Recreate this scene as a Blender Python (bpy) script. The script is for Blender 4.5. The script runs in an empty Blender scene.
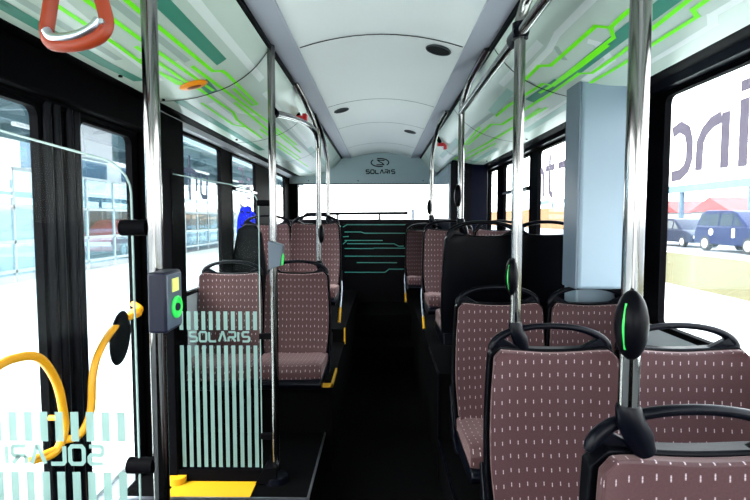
import bpy, bmesh, math, random
from mathutils import Vector, Matrix
random.seed(4)
EYE = 1.5                      # camera height above the low floor; h() turns "above eye level" into z
SC = bpy.context.scene
COL = SC.collection

# ---------------------------------------------------------------- materials
def mat(name, col, rough=.5, metal=0., spec=.5, emit=None, es=0., noise=0., nscale=8., coat=0.):
    m = bpy.data.materials.new(name); m.use_nodes = True
    nt = m.node_tree; b = nt.nodes['Principled BSDF']
    b.inputs['Base Color'].default_value = (*col, 1)
    b.inputs['Roughness'].default_value = rough
    b.inputs['Metallic'].default_value = metal
    b.inputs['Specular IOR Level'].default_value = spec
    b.inputs['Coat Weight'].default_value = coat
    if emit:
        b.inputs['Emission Color'].default_value = (*emit, 1); b.inputs['Emission Strength'].default_value = es
    if noise:
        tc = nt.nodes.new('ShaderNodeTexCoord'); n = nt.nodes.new('ShaderNodeTexNoise')
        n.inputs['Scale'].default_value = nscale; n.inputs['Detail'].default_value = 5
        r = nt.nodes.new('ShaderNodeMixRGB'); r.blend_type = 'MIX'
        r.inputs[1].default_value = (*[c * (1 - noise) for c in col], 1)
        r.inputs[2].default_value = (*[min(1, c * (1 + noise)) for c in col], 1)
        nt.links.new(tc.outputs['Object'], n.inputs['Vector'])
        nt.links.new(n.outputs['Fac'], r.inputs[0]); nt.links.new(r.outputs[0], b.inputs['Base Color'])
    return m

def glass(name, tint, refl=.06, rough=0.0):
    m = bpy.data.materials.new(name); m.use_nodes = True
    nt = m.node_tree; nt.nodes.clear()
    out = nt.nodes.new('ShaderNodeOutputMaterial'); mx = nt.nodes.new('ShaderNodeMixShader')
    t = nt.nodes.new('ShaderNodeBsdfTransparent'); g = nt.nodes.new('ShaderNodeBsdfGlossy')
    fr = nt.nodes.new('ShaderNodeFresnel'); fr.inputs['IOR'].default_value = 1.3
    sc = nt.nodes.new('ShaderNodeMath'); sc.operation = 'MULTIPLY'; sc.inputs[1].default_value = refl * 7
    t.inputs['Color'].default_value = (*tint, 1); g.inputs['Roughness'].default_value = rough
    nt.links.new(fr.outputs[0], sc.inputs[0]); nt.links.new(sc.outputs[0], mx.inputs[0])
    nt.links.new(t.outputs[0], mx.inputs[1]); nt.links.new(g.outputs[0], mx.inputs[2])
    nt.links.new(mx.outputs[0], out.inputs['Surface'])
    return m

def film(name, col, alpha):
    m = bpy.data.materials.new(name); m.use_nodes = True
    nt = m.node_tree; nt.nodes.clear()
    out = nt.nodes.new('ShaderNodeOutputMaterial'); mx = nt.nodes.new('ShaderNodeMixShader')
    t = nt.nodes.new('ShaderNodeBsdfTransparent')
    d = nt.nodes.new('ShaderNodeBsdfDiffuse'); d.inputs['Color'].default_value = (*col, 1)
    tr = nt.nodes.new('ShaderNodeBsdfTranslucent'); tr.inputs['Color'].default_value = (*col, 1)
    m2 = nt.nodes.new('ShaderNodeMixShader'); m2.inputs[0].default_value = .5
    nt.links.new(d.outputs[0], m2.inputs[1]); nt.links.new(tr.outputs[0], m2.inputs[2])
    mx.inputs[0].default_value = alpha
    nt.links.new(t.outputs[0], mx.inputs[1]); nt.links.new(m2.outputs[0], mx.inputs[2])
    nt.links.new(mx.outputs[0], out.inputs['Surface'])
    return m

def fabric():
    """brown-mauve moquette with rows of short pale dashes; uv is in metres"""
    m = bpy.data.materials.new('moquette'); m.use_nodes = True
    nt = m.node_tree; b = nt.nodes['Principled BSDF']; N = nt.nodes.new; Lk = nt.links.new
    uv = N('ShaderNodeUVMap'); sp = N('ShaderNodeSeparateXYZ'); Lk(uv.outputs[0], sp.inputs[0])
    def math_(op, a, b_=None, c=None):
        n = N('ShaderNodeMath'); n.operation = op
        for i, v in enumerate((a, b_, c)):
            if v is None: continue
            if isinstance(v, (int, float)): n.inputs[i].default_value = v
            else: Lk(v, n.inputs[i])
        return n.outputs[0]
    U, V = sp.outputs[0], sp.outputs[1]
    PU, PV = .0265, .043
    cu = math_('DIVIDE', U, PU); iu = math_('FLOOR', cu)
    alt = math_('MULTIPLY', math_('FRACT', math_('MULTIPLY', iu, .5)), .16)
    cv = math_('ADD', math_('DIVIDE', V, PV), alt)
    fu = math_('ABSOLUTE', math_('SUBTRACT', math_('FRACT', cu), .5))
    fv = math_('ABSOLUTE', math_('SUBTRACT', math_('FRACT', cv), .5))
    mu = math_('SUBTRACT', 1, math_('SMOOTH_MAX', math_('MULTIPLY', fu, 12), 0, .01))
    mu = math_('MINIMUM', math_('MAXIMUM', mu, 0), 1)
    mv = math_('LESS_THAN', fv, .15)
    dots = math_('ADD', .45, math_('MULTIPLY', math_('ABSOLUTE', math_('SINE', math_('MULTIPLY', cv, 8 * math.pi))), .55))
    fac = math_('MULTIPLY', math_('MULTIPLY', mu, mv), dots)
    fine = math_('MULTIPLY', math_('SINE', math_('MULTIPLY', U, 2200)), .5)
    nz = N('ShaderNodeTexNoise'); nz.inputs['Scale'].default_value = 220; Lk(uv.outputs[0], nz.inputs['Vector'])
    base = N('ShaderNodeMixRGB'); base.inputs[1].default_value = (.036, .013, .015, 1); base.inputs[2].default_value = (.070, .029, .031, 1)
    Lk(nz.outputs['Fac'], base.inputs[0])
    mix = N('ShaderNodeMixRGB'); mix.inputs[2].default_value = (.56, .47, .51, 1)
    Lk(fac, mix.inputs[0]); Lk(base.outputs[0], mix.inputs[1]); Lk(mix.outputs[0], b.inputs['Base Color'])
    b.inputs['Roughness'].default_value = .6; b.inputs['Sheen Weight'].default_value = .35; b.inputs['Sheen Roughness'].default_value = .4
    b.inputs['Sheen Tint'].default_value = (.9, .62, .60, 1)
    b.inputs['Specular IOR Level'].default_value = .25
    return m

def brushed(name, col, rough):
    m = mat(name, col, rough, 1.)
    return m

BLACK = mat('black_trim', (.0018, .0018, .0024), .6, spec=.02)
BLACKG = mat('black_gloss', (.0014, .0015, .0026), .35, spec=.06)
PLASTIC = mat('dark_plastic', (.0016, .0019, .0042), .3, spec=.10)
RUBBER = mat('floor_rubber', (.0012, .0012, .0014), .8, spec=.03, noise=.3, nscale=60)
CEIL = mat('ceiling_grey', (.78, .81, .79), .55, spec=.3)
CEILS = mat('cover_strip_grey', (.37, .385, .44), .5, spec=.3)
SEAM = mat('seam_dark', (.004, .005, .006), .6, spec=.05)
SEAMG = mat('seam_grey', (.06, .07, .075), .6, spec=.1)
COVE = mat('cove_white', (.52, .62, .54), .32, spec=.4)
GREEN = mat('print_green', (.20, .95, .008), .4, spec=.3)
TEAL = mat('print_teal', (.05, .25, .17), .4, spec=.3)
TEALM = mat('print_teal_pale', (.30, .50, .43), .4, spec=.3)
GREY = mat('print_grey', (.33, .42, .37), .4, spec=.3)
PALE = mat('print_pale', (.74, .80, .76), .4, spec=.3)
STEEL = brushed('stainless_steel', (.21, .207, .20), .12)
ALU = brushed('aluminium_edge', (.62, .64, .72), .3)
YELLOW = mat('yellow_paint', (.72, .30, .006), .4, spec=.4)
YELLOW2 = mat('yellow_step', (.58, .30, .0), .6)
ORANGE = mat('orange_plastic', (.30, .035, .008), .4, spec=.4)
AMBER = mat('amber_plastic', (.95, .30, .01), .35)
RED = mat('red_plastic', (.55, .01, .015), .3)
BULK = mat('bulkhead_grey', (.42, .53, .55), .5, spec=.2)
SIDEG = mat('side_panel_grey', (.42, .45, .48), .5)
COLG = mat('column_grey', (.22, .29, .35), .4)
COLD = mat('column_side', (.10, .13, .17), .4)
NAVY = mat('navy_gloss', (.0014, .003, .014), .3, spec=.05)
REFLG = mat('side_reflection_grey', (.42, .50, .58), .12, spec=.8)  # window reflection on the rear cabinet, put into the base colour
NAVYP = mat('validator_navy', (.005, .006, .016), .4, spec=.2)
VGREY = mat('validator_grey', (.06, .08, .11), .4)
LED = mat('green_ring_light', (.02, .42, .05), .4, emit=(.03, .9, .15), es=.12)
LEDY = mat('label_yellow', (.75, .8, .2), .4)
LINE = mat('circuit_line_teal', (.03, .30, .25), .35, emit=None)
GLASS = glass('window_glass', (.96, .985, .98), .05)
PGLASS = glass('partition_glass', (.95, .98, .97), .014)
FROST = film('frosted_stripe', (.27, .42, .39), .97)
LETTER = film('window_lettering', (.115, .095, .130), .985)
LETTERL = film('window_lettering_faint', (.035, .04, .06), .97)
BLUES = film('blue_sticker', (.03, .06, .75), .95)
FAB = fabric()
PAVE = mat('pale_paving', (.62, .65, .62), .9)
ROAD = mat('road', (.20, .21, .225), .9, noise=.1, nscale=1.)
GRASSM = mat('grass_green', (.078, .068, .018), .95, noise=.35, nscale=3.)
WHITEB = mat('white_facade', (.36, .39, .41), .8)
BLUEG = mat('facade_glass', (.05, .10, .15), .15)
STRUT = mat('blue_grey_steel', (.07, .12, .18), .5)
CANOPY = mat('canopy_teal', (.10, .17, .20), .6)
BEIGE = mat('beige_wall', (.25, .13, .055), .85, noise=.15, nscale=.6)
CARB = mat('car_navy', (.002, .007, .05), .35, spec=.15)
CARB2 = mat('car_blue', (.006, .010, .03), .35, spec=.15)
CARR = mat('car_red', (.22, .012, .03), .35, spec=.15)
CARG = mat('car_glass', (.02, .03, .04), .08)
TYRE = mat('tyre', (.02, .02, .02), .8)
HUB = mat('hub_silver', (.6, .6, .62), .3, .6)
ROOF = mat('roof_red', (.22, .05, .05), .8)
WHITE = mat('white_mark', (.8, .8, .8), .5)

def paving_bricks(m):
    nt = m.node_tree; b = nt.nodes['Principled BSDF']
    tc = nt.nodes.new('ShaderNodeTexCoord'); br = nt.nodes.new('ShaderNodeTexBrick')
    br.inputs['Scale'].default_value = 2.5; br.inputs['Color1'].default_value = (.60, .63, .60, 1)
    br.inputs['Color2'].default_value = (.66, .68, .65, 1); br.inputs['Mortar'].default_value = (.42, .45, .43, 1)
    br.inputs['Mortar Size'].default_value = .012
    nt.links.new(tc.outputs['Object'], br.inputs['Vector']); nt.links.new(br.outputs[0], b.inputs['Base Color'])
paving_bricks(PAVE)

# ---------------------------------------------------------------- mesh helper
class MB:
    def __init__(s): s.v = []; s.f = []; s.m = []
    def add(s, vs, fs, mi=0):
        n = len(s.v); s.v += [tuple(v) for v in vs]
        for f in fs: s.f.append(tuple(i + n for i in f)); s.m.append(mi)
        return s
    def box(s, x0, x1, y0, y1, z0, z1, mi=0):
        return s.add([(x0,y0,z0),(x1,y0,z0),(x1,y1,z0),(x0,y1,z0),(x0,y0,z1),(x1,y0,z1),(x1,y1,z1),(x0,y1,z1)],
              [(0,3,2,1),(4,5,6,7),(0,1,5,4),(1,2,6,5),(2,3,7,6),(3,0,4,7)], mi)
    def prism(s, poly, axis, a, b, mi=0):
        """closed polygon extruded along axis: 'x' poly=(y,z), 'y' poly=(x,z), 'z' poly=(x,y)"""
        def P(p, t): return {'x': (t, p[0], p[1]), 'y': (p[0], t, p[1]), 'z': (p[0], p[1], t)}[axis]
        n = len(poly); vs = [P(p, a) for p in poly] + [P(p, b) for p in poly]
        fs = [tuple(range(n))[::-1], tuple(range(n, 2 * n))] + [(i, (i+1) % n, n + (i+1) % n, n + i) for i in range(n)]
        return s.add(vs, fs, mi)
    def tube(s, pts, r, seg=12, mi=0, flat=1.):
        pts = [Vector(p) for p in pts]; rs = r if isinstance(r, (list, tuple)) else [r] * len(pts)
        vs = []; fs = []; prev = None
        for i, p in enumerate(pts):
            t = (pts[min(i+1, len(pts)-1)] - pts[max(i-1, 0)]).normalized()
            if prev is None:
                a = Vector((0,1,0)) if abs(t.y) < .9 else Vector((0,0,1))
                u = t.cross(a).normalized()
            else:
                u = (prev - t * prev.dot(t)).normalized()
            prev = u; w = t.cross(u)
            for k in range(seg):
                a = 2 * math.pi * k / seg
                vs.append(p + (u * math.cos(a) * flat + w * math.sin(a)) * rs[i])
        for i in range(len(pts) - 1):
            for k in range(seg):
                a, b = i*seg+k, i*seg+(k+1) % seg
                fs.append((a, b, b+seg, a+seg))
        fs.append(tuple(range(seg))[::-1]); n = (len(pts)-1)*seg; fs.append(tuple(range(n, n+seg)))
        return s.add(vs, fs, mi)
    def ball(s, c, rx, ry, rz, mi=0, nu=16, nv=8):
        vs = []; fs = []
        for j in range(nv+1):
            ph = math.pi * j / nv
            for i in range(nu):
                th = 2*math.pi*i/nu
                vs.append((c[0]+rx*math.sin(ph)*math.cos(th), c[1]+ry*math.sin(ph)*math.sin(th), c[2]+rz*math.cos(ph)))
        for j in range(nv):
            for i in range(nu):
                a = j*nu+i; b = j*nu+(i+1) % nu
                fs.append((a, a+nu, b+nu, b))
        return s.add(vs, fs, mi)
    def ribbon(s, pts, w, to3, mi=0):
        """flat stroke of width w along 2-D points, joined; to3 maps (a,b) to xyz"""
        P = [Vector(p) for p in pts]; P = [p for k, p in enumerate(P) if k == 0 or (p-P[k-1]).length > 1e-6]
        closed = len(P) > 3 and (P[0]-P[-1]).length < 1e-6
        vs = []
        for k, p in enumerate(P):
            d0 = (p-P[k-1]).normalized() if k else ((P[-1]-P[-2]).normalized() if closed else None)
            d1 = (P[k+1]-p).normalized() if k < len(P)-1 else ((P[1]-P[0]).normalized() if closed else None)
            d0 = d0 or d1; d1 = d1 or d0
            n0, n1 = Vector((-d0.y, d0.x)), Vector((-d1.y, d1.x)); n = n0+n1
            n = n.normalized() if n.length > 1e-3 else n0
            c = n * (w/2/max(.35, n.dot(n0))); vs += [to3(*(p+c)), to3(*(p-c))]
        return s.add(vs, [(2*q, 2*q+1, 2*q+3, 2*q+2) for q in range(len(P)-1)], mi)
    def build(s, name, mats, parent=None, loc=(0,0,0), bevel=0, seg=2, smooth=True, rot=None):
        me = bpy.data.meshes.new(name); me.from_pydata(s.v, [], s.f)
        if not isinstance(mats, (list, tuple)): mats = [mats]
        for m in mats: me.materials.append(m)
        me.polygons.foreach_set('material_index', s.m)
        bm = bmesh.new(); bm.from_mesh(me); bmesh.ops.recalc_face_normals(bm, faces=bm.faces[:])
        uvl = bm.loops.layers.uv.new('UVMap')
        for f in bm.faces:
            n = f.normal; ax, ay, az = abs(n.x), abs(n.y), abs(n.z)
            for l in f.loops:
                c = l.vert.co
                l[uvl].uv = (c.x, c.y) if az > ay and az > ax else ((c.x, c.z) if ay >= ax else (c.y, c.z))
        bm.to_mesh(me); bm.free()
        if smooth:
            me.polygons.foreach_set('use_smooth', [True]*len(me.polygons)); me.set_sharp_from_angle(angle=math.radians(38))
        o = bpy.data.objects.new(name, me); COL.objects.link(o); o.location = loc
        if rot: o.rotation_euler = rot
        if parent: o.parent = parent
        if bevel:
            b = o.modifiers.new('bevel', 'BEVEL'); b.width = bevel; b.segments = seg; b.limit_method = 'ANGLE'
        return o

def tag(o, label, cat=None, group=None, kind=None):
    o['label'] = label
    if cat: o['category'] = cat
    if group: o['group'] = group
    if kind: o['kind'] = kind
    return o
def thing(name, loc, label, cat, group=None, rz=0):
    o = bpy.data.objects.new(name, None); COL.objects.link(o); o.location = loc; o.rotation_euler = (0,0,rz)
    o.empty_display_size = .1
    return tag(o, label, cat, group)
def struct(o, label=None):
    o['kind'] = 'structure'
    if label: o['label'] = label
    return o
def smooth_path(pts, n=8):
    """catmull-rom"""
    P = [Vector(p) for p in pts]; P = [P[0]*2-P[1]] + P + [P[-1]*2-P[-2]]; out = []
    for i in range(1, len(P)-2):
        for k in range(n):
            t = k/n; a, b, c, d = P[i-1:i+3]
            out.append(.5*((2*b)+(c-a)*t+(2*a-5*b+4*c-d)*t*t+(3*b-a-3*c+d)*t**3))
    return out + [P[-2]]
def z(h): return EYE + h

# ---------------------------------------------------------------- stroke lettering
GL = {'S': [[(1,1),(.15,1),(0,.88),(0,.62),(.14,.5),(.86,.5),(1,.38),(1,.12),(.85,0),(0,0)]],
      'O': [[(.15,0),(0,.15),(0,.85),(.15,1),(.85,1),(1,.85),(1,.15),(.85,0),(.15,0)]],
      'L': [[(0,1),(0,.12),(.12,0),(1,0)]],
      'A': [[(0,0),(.5,1),(.62,1),(1,0)]],
      'R': [[(0,0),(0,.45)],[(0,1),(.88,1),(1,.9),(1,.56),(.88,.45),(0,.45)],[(.5,.45),(1,0)]],
      'I': [[(0,0),(0,1)]]}
def solaris(mb, x0, width, z0, hgt, sw, to3, mi=0):
    x = 0; adv = []
    for ch in 'SOLARIS':
        adv.append(x); x += .62 if ch == 'I' else 1.42
    sc = width / (x - .42)
    for ch, a in zip('SOLARIS', adv):
        for st in GL[ch]:
            mb.ribbon([(x0 + (a + p[0])*sc, z0 + p[1]*hgt) for p in st], sw, to3, mi)

# ================================================================ ROOM SHELL
F0, R0 = -2.4, 6.6            # front and rear ends of the cabin along y
# ---- ceiling, arched
pr = []
for i in range(13):
    x = -.38 + .76*i/12
    pr.append((x, z(.80 + .06*(1 - (x/.38)**2))))
cm = MB(); cm.prism([(-.53, z(.815)), (-.51, z(.812)), (-.39, z(.795))] + pr + [(.39, z(.795)), (.51, z(.812)), (.53, z(.815)), (.53, z(1.0)), (-.53, z(1.0))], 'y', F0, R0+.1, 0)
for Y, w, mi in ((2.38,.012,1),(3.63,.010,2),(4.5,.010,2),(5.7,.010,2),(1.1,.012,1)):
    for i in range(12):
        a, b = pr[i], pr[i+1]
        cm.add([(a[0],Y,a[1]-.0015),(b[0],Y,b[1]-.0015),(b[0],Y+w,b[1]-.0015),(a[0],Y+w,a[1]-.0015)], [(0,1,2,3)], mi)
ceil = struct(cm.build('ceiling', [CEIL, SEAM, SEAMG]), 'pale grey arched ceiling panel with dark seams')
for s, n in ((-1,'trim_1'),(1,'trim_2')):
    m = MB(); m.prism([(s*.385, z(.788)), (s*.505, z(.802)), (s*.505, z(.81)), (s*.385, z(.797))], 'y', F0, R0, 0)
    m.box(min(s*.505,s*.53), max(s*.505,s*.53), F0, R0, z(.785), z(.812), 1)
    struct(m.build(n, [CEILS, SEAM]), 'violet-grey cover strip with a black gap along the %s edge of the ceiling' % ('left' if s < 0 else 'right'))

# ---- printed coves
PF = [(.51,.81),(.535,.765),(.60,.69),(.70,.622),(.82,.578),(.93,.556),(1.06,.55)]
PL = [0]
for a, b in zip(PF, PF[1:]): PL.append(PL[-1] + math.dist(a, b))
def smooth_pf():
    q = smooth_path([(a, b, 0) for a, b in PF], 5); return [(v.x, v.y) for v in q]
SPF = smooth_pf(); SPL = [0]
for a, b in zip(SPF, SPF[1:]): SPL.append(SPL[-1] + math.dist(a, b))
def cove_pt(s, off=.0):
    s = max(0, min(PL[-1]*.999, s)) * SPL[-1] / PL[-1]
    for i in range(len(SPL)-1):
        if SPL[i] <= s <= SPL[i+1] + 1e-9:
            t = (s-SPL[i])/(SPL[i+1]-SPL[i]); a, b = SPF[i], SPF[i+1]
            dx, dz = b[0]-a[0], b[1]-a[1]; L = math.hypot(dx, dz)
            return a[0]+dx*t + dz/L*off, a[1]+dz*t - dx/L*off
    return SPF[-1]
def strip(mb, sgn, pts, w, mi, off):
    """printed line on the cove, pts in (y, arc length)"""
    P = [Vector(p) for p in pts]
    def cut(poly):                       # split along the curved direction
        return poly
    for i in range(len(P)-1):
        a, b = P[i], P[i+1]; d = b-a
        if d.length < 1e-4: continue
        d.normalize(); n = Vector((-d.y, d.x))*w/2; e = d*w*.42
        a2 = a-(e if i else e*0); b2 = b+(e if i < len(P)-2 else e*0)
        k = max(1, int((b2-a2).length/.04)); J = max(1, int(w/.02))
        vs = []
        for q in range(k+1):
            c = a2.lerp(b2, q/k)
            for j in range(J+1):
                p = c + n*(1-2*j/J); x, h_ = cove_pt(p.y, off); vs.append((sgn*x, p.x, z(h_)))
        fs = [(q*(J+1)+j, q*(J+1)+j+1, (q+1)*(J+1)+j+1, (q+1)*(J+1)+j) for q in range(k) for j in range(J)]
        mb.add(vs, fs, mi)
LP = {
 'g':[[(.2,.372),(1.39,.369),(1.42,.368),(1.67,.366),(2.34,.352)],[(.4,.291),(1.58,.289),(1.63,.287),(2.13,.278),(2.17,.25),(2.22,.245),(2.79,.252),(2.76,.276),(2.41,.275)],[(2.0,.322),(3.22,.29),(4.23,.28)],[(.8,.442),(1.64,.442),(1.87,.450),(2.14,.421)],[(1.7,.401),(2.15,.401),(2.29,.391),(2.76,.386),(2.92,.415),(3.58,.424)],[(1.8,.439),(2.13,.439),(2.18,.403)],[(2.46,.455),(3.01,.464),(3.13,.425)],[(2.6,.33),(3.4,.335),(3.5,.31),(4.6,.31)],[(3.3,.37),(4.9,.36)],[(4.0,.40),(5.6,.39)]],
 'd':[[(.2,.55),(1.31,.561),(1.82,.565),(2.03,.55)],[(.9,.221),(1.59,.221),(2.1,.223)],[(2.37,.532),(4.06,.541)],[(2.18,.349),(2.36,.361)],[(3.9,.45),(6.2,.45)],[(4.6,.22),(6.3,.22)]],
 'l':[[(.4,.423),(1.34,.423),(2.06,.478)],[(.6,.32),(1.95,.318)],[(1.2,.143),(2.54,.145)],[(1.91,.352),(2.8,.359),(3.0,.29)],[(.8,.50),(1.78,.50)],[(2.5,.42),(3.6,.45)],[(2.7,.18),(4.3,.2)],[(3.2,.24),(5.2,.25)]]}
RP = {
 'g':[[(2.38,.231),(2.15,.23),(2.09,.263),(1.67,.266),(1.64,.304),(1.55,.300),(1.2,.304)],[(1.64,.306),(1.69,.34),(2.29,.339),(2.43,.33)],[(3.09,.268),(2.79,.271),(2.3,.303),(2.28,.345),(2.0,.351),(1.75,.35)],[(2.53,.366),(2.4,.37),(2.06,.374),(2.02,.410),(1.79,.412),(1.2,.386)],[(2.14,.45),(1.87,.46),(1.69,.458),(1.44,.461),(1.41,.430),(1.1,.422)],[(4.2,.29),(3.3,.29),(3.2,.34),(2.48,.363)],[(2.99,.414),(2.61,.428)],[(4.6,.35),(4.05,.386),(3.29,.409),(2.65,.407)],[(5.6,.33),(4.4,.31),(4.3,.27),(3.5,.25)],[(5.8,.38),(4.8,.40),(3.8,.44)]],
 'd':[[(2.26,.356),(1.5,.352)],[(3.07,.233),(2.58,.22)],[(2.59,.33),(2.2,.345)],[(1.56,.357),(.9,.357)],[(3.25,.50),(2.45,.50)],[(5.4,.20),(4.2,.20)],[(5.8,.48),(4.0,.50)]],
 'l':[[(2.3,.215),(1.98,.212),(1.85,.193),(1.3,.200)],[(1.93,.219),(1.99,.287)],[(2.12,.423),(1.86,.41),(1.77,.323),(1.78,.288)],[(1.9,.535),(1.48,.531),(1.42,.49),(1.0,.502)],[(3.73,.216),(2.64,.262)],[(2.6,.165),(1.98,.168)],[(2.9,.47),(2.3,.47)],[(5.0,.24),(3.6,.22)]]}
for s, D, n, side in ((-1, LP, 'trim_3', 'left'), (1, RP, 'trim_4', 'right')):
    m = MB(); poly = [(s*a, z(b)) for a, b in SPF] + [(s*1.2, z(.60)), (s*1.2, z(1.0)), (s*.51, z(1.0))]
    m.prism(poly, 'y', F0, R0, 0)
    for i_, p in enumerate(D['l']): strip(m, s, p, .034 if i_ % 3 == 2 else .026, 6 if i_ % 3 != 1 else 4, .0008)
    for p in D['d']: strip(m, s, p, .048, 2 if p[0][0] < 2.6 else 3, .0012)
    for p in D['g']: strip(m, s, p, .015, 1, .002)
    for Y in (1.05, 2.36, 3.63, 4.9, 6.1): strip(m, s, [(Y, .0), (Y, PL[-1])], .011, 5, .0025)
    # lamp and screw dots along the lower edge
    for Y in (1.95, 2.33, 3.5, 4.8):
        x, h_ = cove_pt(.585, .003); m.tube([(s*x, Y, z(h_)-.004), (s*x, Y, z(h_)+.01)], .008, 8, 5)
    struct(m.build(n, [COVE, GREEN, TEAL, TEALM, GREY, SEAM, PALE]), 'white %s roof cove printed with green circuit lines and teal bands' % side)

# ---- floor, podiums
fm = MB(); fm.box(-1.25, 1.25, F0, 6.75, -.08, 0)
struct(fm.build('floor', RUBBER), 'black rubber aisle floor')
m = MB(); m.box(-.33, .33, 4.9, 6.2, 0, .23); m.box(-.33, .33, 5.4, 6.2, .23, .46)
struct(m.build('trim_5', RUBBER), 'black steps rising at the rear of the aisle')
# left podiums
m = MB(); m.box(-1.2, -.335, 2.2, 2.9, 0, .226, 0); m.box(-1.2, -.29, 2.9, 3.95, 0, .52, 0); m.box(-1.2, -.29, 3.95, 6.2, 0, .62, 0)
m.box(-.99, -.60, 2.2, 2.34, .226, .231, 1)
m.tube([(-.985, 2.335, .23), (-.985, 2.335, .262)], .045, 14, 1)
m.box(-1.2, -.332, 2.192, 2.2, .222, .234, 2); m.box(-.337, -.327, 2.192, 2.9, .222, .234, 2)
m.box(-.46, -.284, 2.888, 2.9, .508, .532, 1); m.box(-.296, -.284, 2.888, 3.2, .508, .532, 1)
m.box(-.296, -.284, 3.94, 3.95, .50, .632, 1)
struct(m.build('trim_6', [RUBBER, YELLOW2, ALU]), 'black stepped platform under the left seats with yellow edges')
m = MB(); m.box(.335, 1.2, .3, 2.8, 0, .24, 0); m.box(.33, 1.2, 2.8, 6.2, 0, .62, 0)
m.box(.327, .335, 1.6, 2.8, .234, .244, 2); m.box(.325, .333, 2.79, 2.80, .24, .62, 2); m.box(.325, .333, 2.8, 3.4, .612, .624, 2)
struct(m.build('trim_7', [RUBBER, YELLOW2, PLASTIC]), 'black stepped platform under the right seats')

# ---- side walls
SILL, TOP, CORN = z(-.465), z(.525), z(.60)
def wall(side, opens):
    """opens: (y0, y1, z0, z1); wall built from piers and panels around them"""
    s = -1 if side == 'left' else 1
    xa, xb = sorted((s*1.2, s*1.222)); m = MB()
    ys = F0
    for (y0, y1, z0, z1) in opens:
        m.box(xa, xb, ys, y0, SILL if s > 0 or ys > 2.4 else 0, CORN, 0)
        if s > 0 or ys > 2.4: m.box(xa, xb, ys, y0, 0, SILL, 1)
        if z0 > 0: m.box(xa, xb, y0, y1, 0, z0, 1)
        m.box(xa, xb, y0, y1, z1, CORN, 0)
        ys = y1
    m.box(xa, xb, ys, 6.75, SILL, CORN, 0); m.box(xa, xb, ys, 6.75, 0, SILL, 1)
    return struct(m.build('wall_' + side, [BLACK, SIDEG]), '%s bus wall with black window pillars' % side)
LW = [(-2.0,1.15,SILL,TOP),(1.27,2.45,.02,z(.42)),(2.88,3.76,SILL,TOP),(4.03,4.80,SILL,TOP),(5.72,6.25,SILL,TOP)]
RW = [(-2.0,-.4,SILL,TOP),(-.3,2.165,SILL,TOP),(2.8,3.87,SILL,TOP),(4.06,4.93,SILL,TOP),(5.18,5.58,SILL,TOP)]
wall('left', LW); wall('right', RW)
wn = 0
def rrect(y0, y1, z0, z1, r, n=4):
    out = []
    for (cy, cz, a0) in ((y1-r, z1-r, 0), (y0+r, z1-r, 90), (y0+r, z0+r, 180), (y1-r, z0+r, 270)):
        for k in range(n+1):
            a = math.radians(a0 + 90*k/n); out.append((cy+r*math.cos(a), cz+r*math.sin(a)))
    return out
def frame_mesh(m, s, o, i, x0, x1, r=.03, mi=0):
    """rectangular frame with rounded inner corners: o, i = (y0,y1,z0,z1)"""
    A = rrect(*o, .002); B = rrect(*i, r); n = len(A); vs = []
    for x in (s*x0, s*x1):
        vs += [(x, *p) for p in A] + [(x, *p) for p in B]
    fs = []
    for k in range(n):
        j = (k+1) % n
        fs += [(k, j, n+j, n+k), (2*n+k, 2*n+j, 3*n+j, 3*n+k), (k, j, 2*n+j, 2*n+k), (n+k, n+j, 3*n+j, 3*n+k)]
    m.add(vs, fs, mi)
WIN = {}
for s, L in ((-1, LW), (1, RW)):
    for (y0, y1, z0, z1) in L:
        if z0 < .5: continue
        wn += 1
        m = MB(); frame_mesh(m, s, (y0-.012, y1+.012, z0-.012, z1+.012), (y0+.012, y1-.012, z0+.012, z1-.012), 1.196, 1.224)
        vent = (s < 0 and 4 < y0 < 5) or (s > 0 and 4 < y0 < 5)
        if vent:
            xa, xb = sorted((s*1.19, s*1.215))
            m.box(xa, xb, y0, y1, z(.235), z(.265), 0)
            xa, xb = sorted((s*1.175, s*1.185)); m.box(xa, xb, y0+.05, y1-.05, z(.238), z(.252), 1)
        w = struct(m.build('window_%d' % wn, [BLACK, ALU]), 'bus side window in a black frame, %s side' % ('left' if s < 0 else 'right'))
        g = MB(); g.box(*sorted((s*1.208, s*1.212)), y0, y1, z0, z1); g.build('window_pane', GLASS, w)
        WIN[(s, round(y0, 2))] = w
# pale rail between windows and cove
for s, n in ((-1,'trim_8'),(1,'trim_9')):
    m = MB(); y0 = 2.42 if s < 0 else F0
    m.prism([(s*1.2, z(.532)), (s*1.16, z(.536)), (s*1.14, z(.56)), (s*1.2, z(.585))], 'y', y0, 6.5, 0)
    m.prism([(s*1.2, z(.585)), (s*1.10, z(.575)), (s*1.04, z(.552)), (s*1.05, z(.548)), (s*1.2, z(.57))], 'y', F0, 6.5, 1)
    struct(m.build(n, [SIDEG if s < 0 else PLASTIC, BLACK]), 'light rail above the left windows' if s < 0 else 'dark rail above the right windows')
m = MB(); m.box(-1.2, -1.17, F0, 2.42, z(.40), z(.585)); m.box(-1.2, -1.13, 1.2, 2.5, z(.42), z(.58)); m.box(-1.2, -1.12, 2.46, 2.86, 0.2, z(.55))
struct(m.build('trim_10', BLACK, bevel=.01), 'black header and pillar cover beside the left doors')

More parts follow.
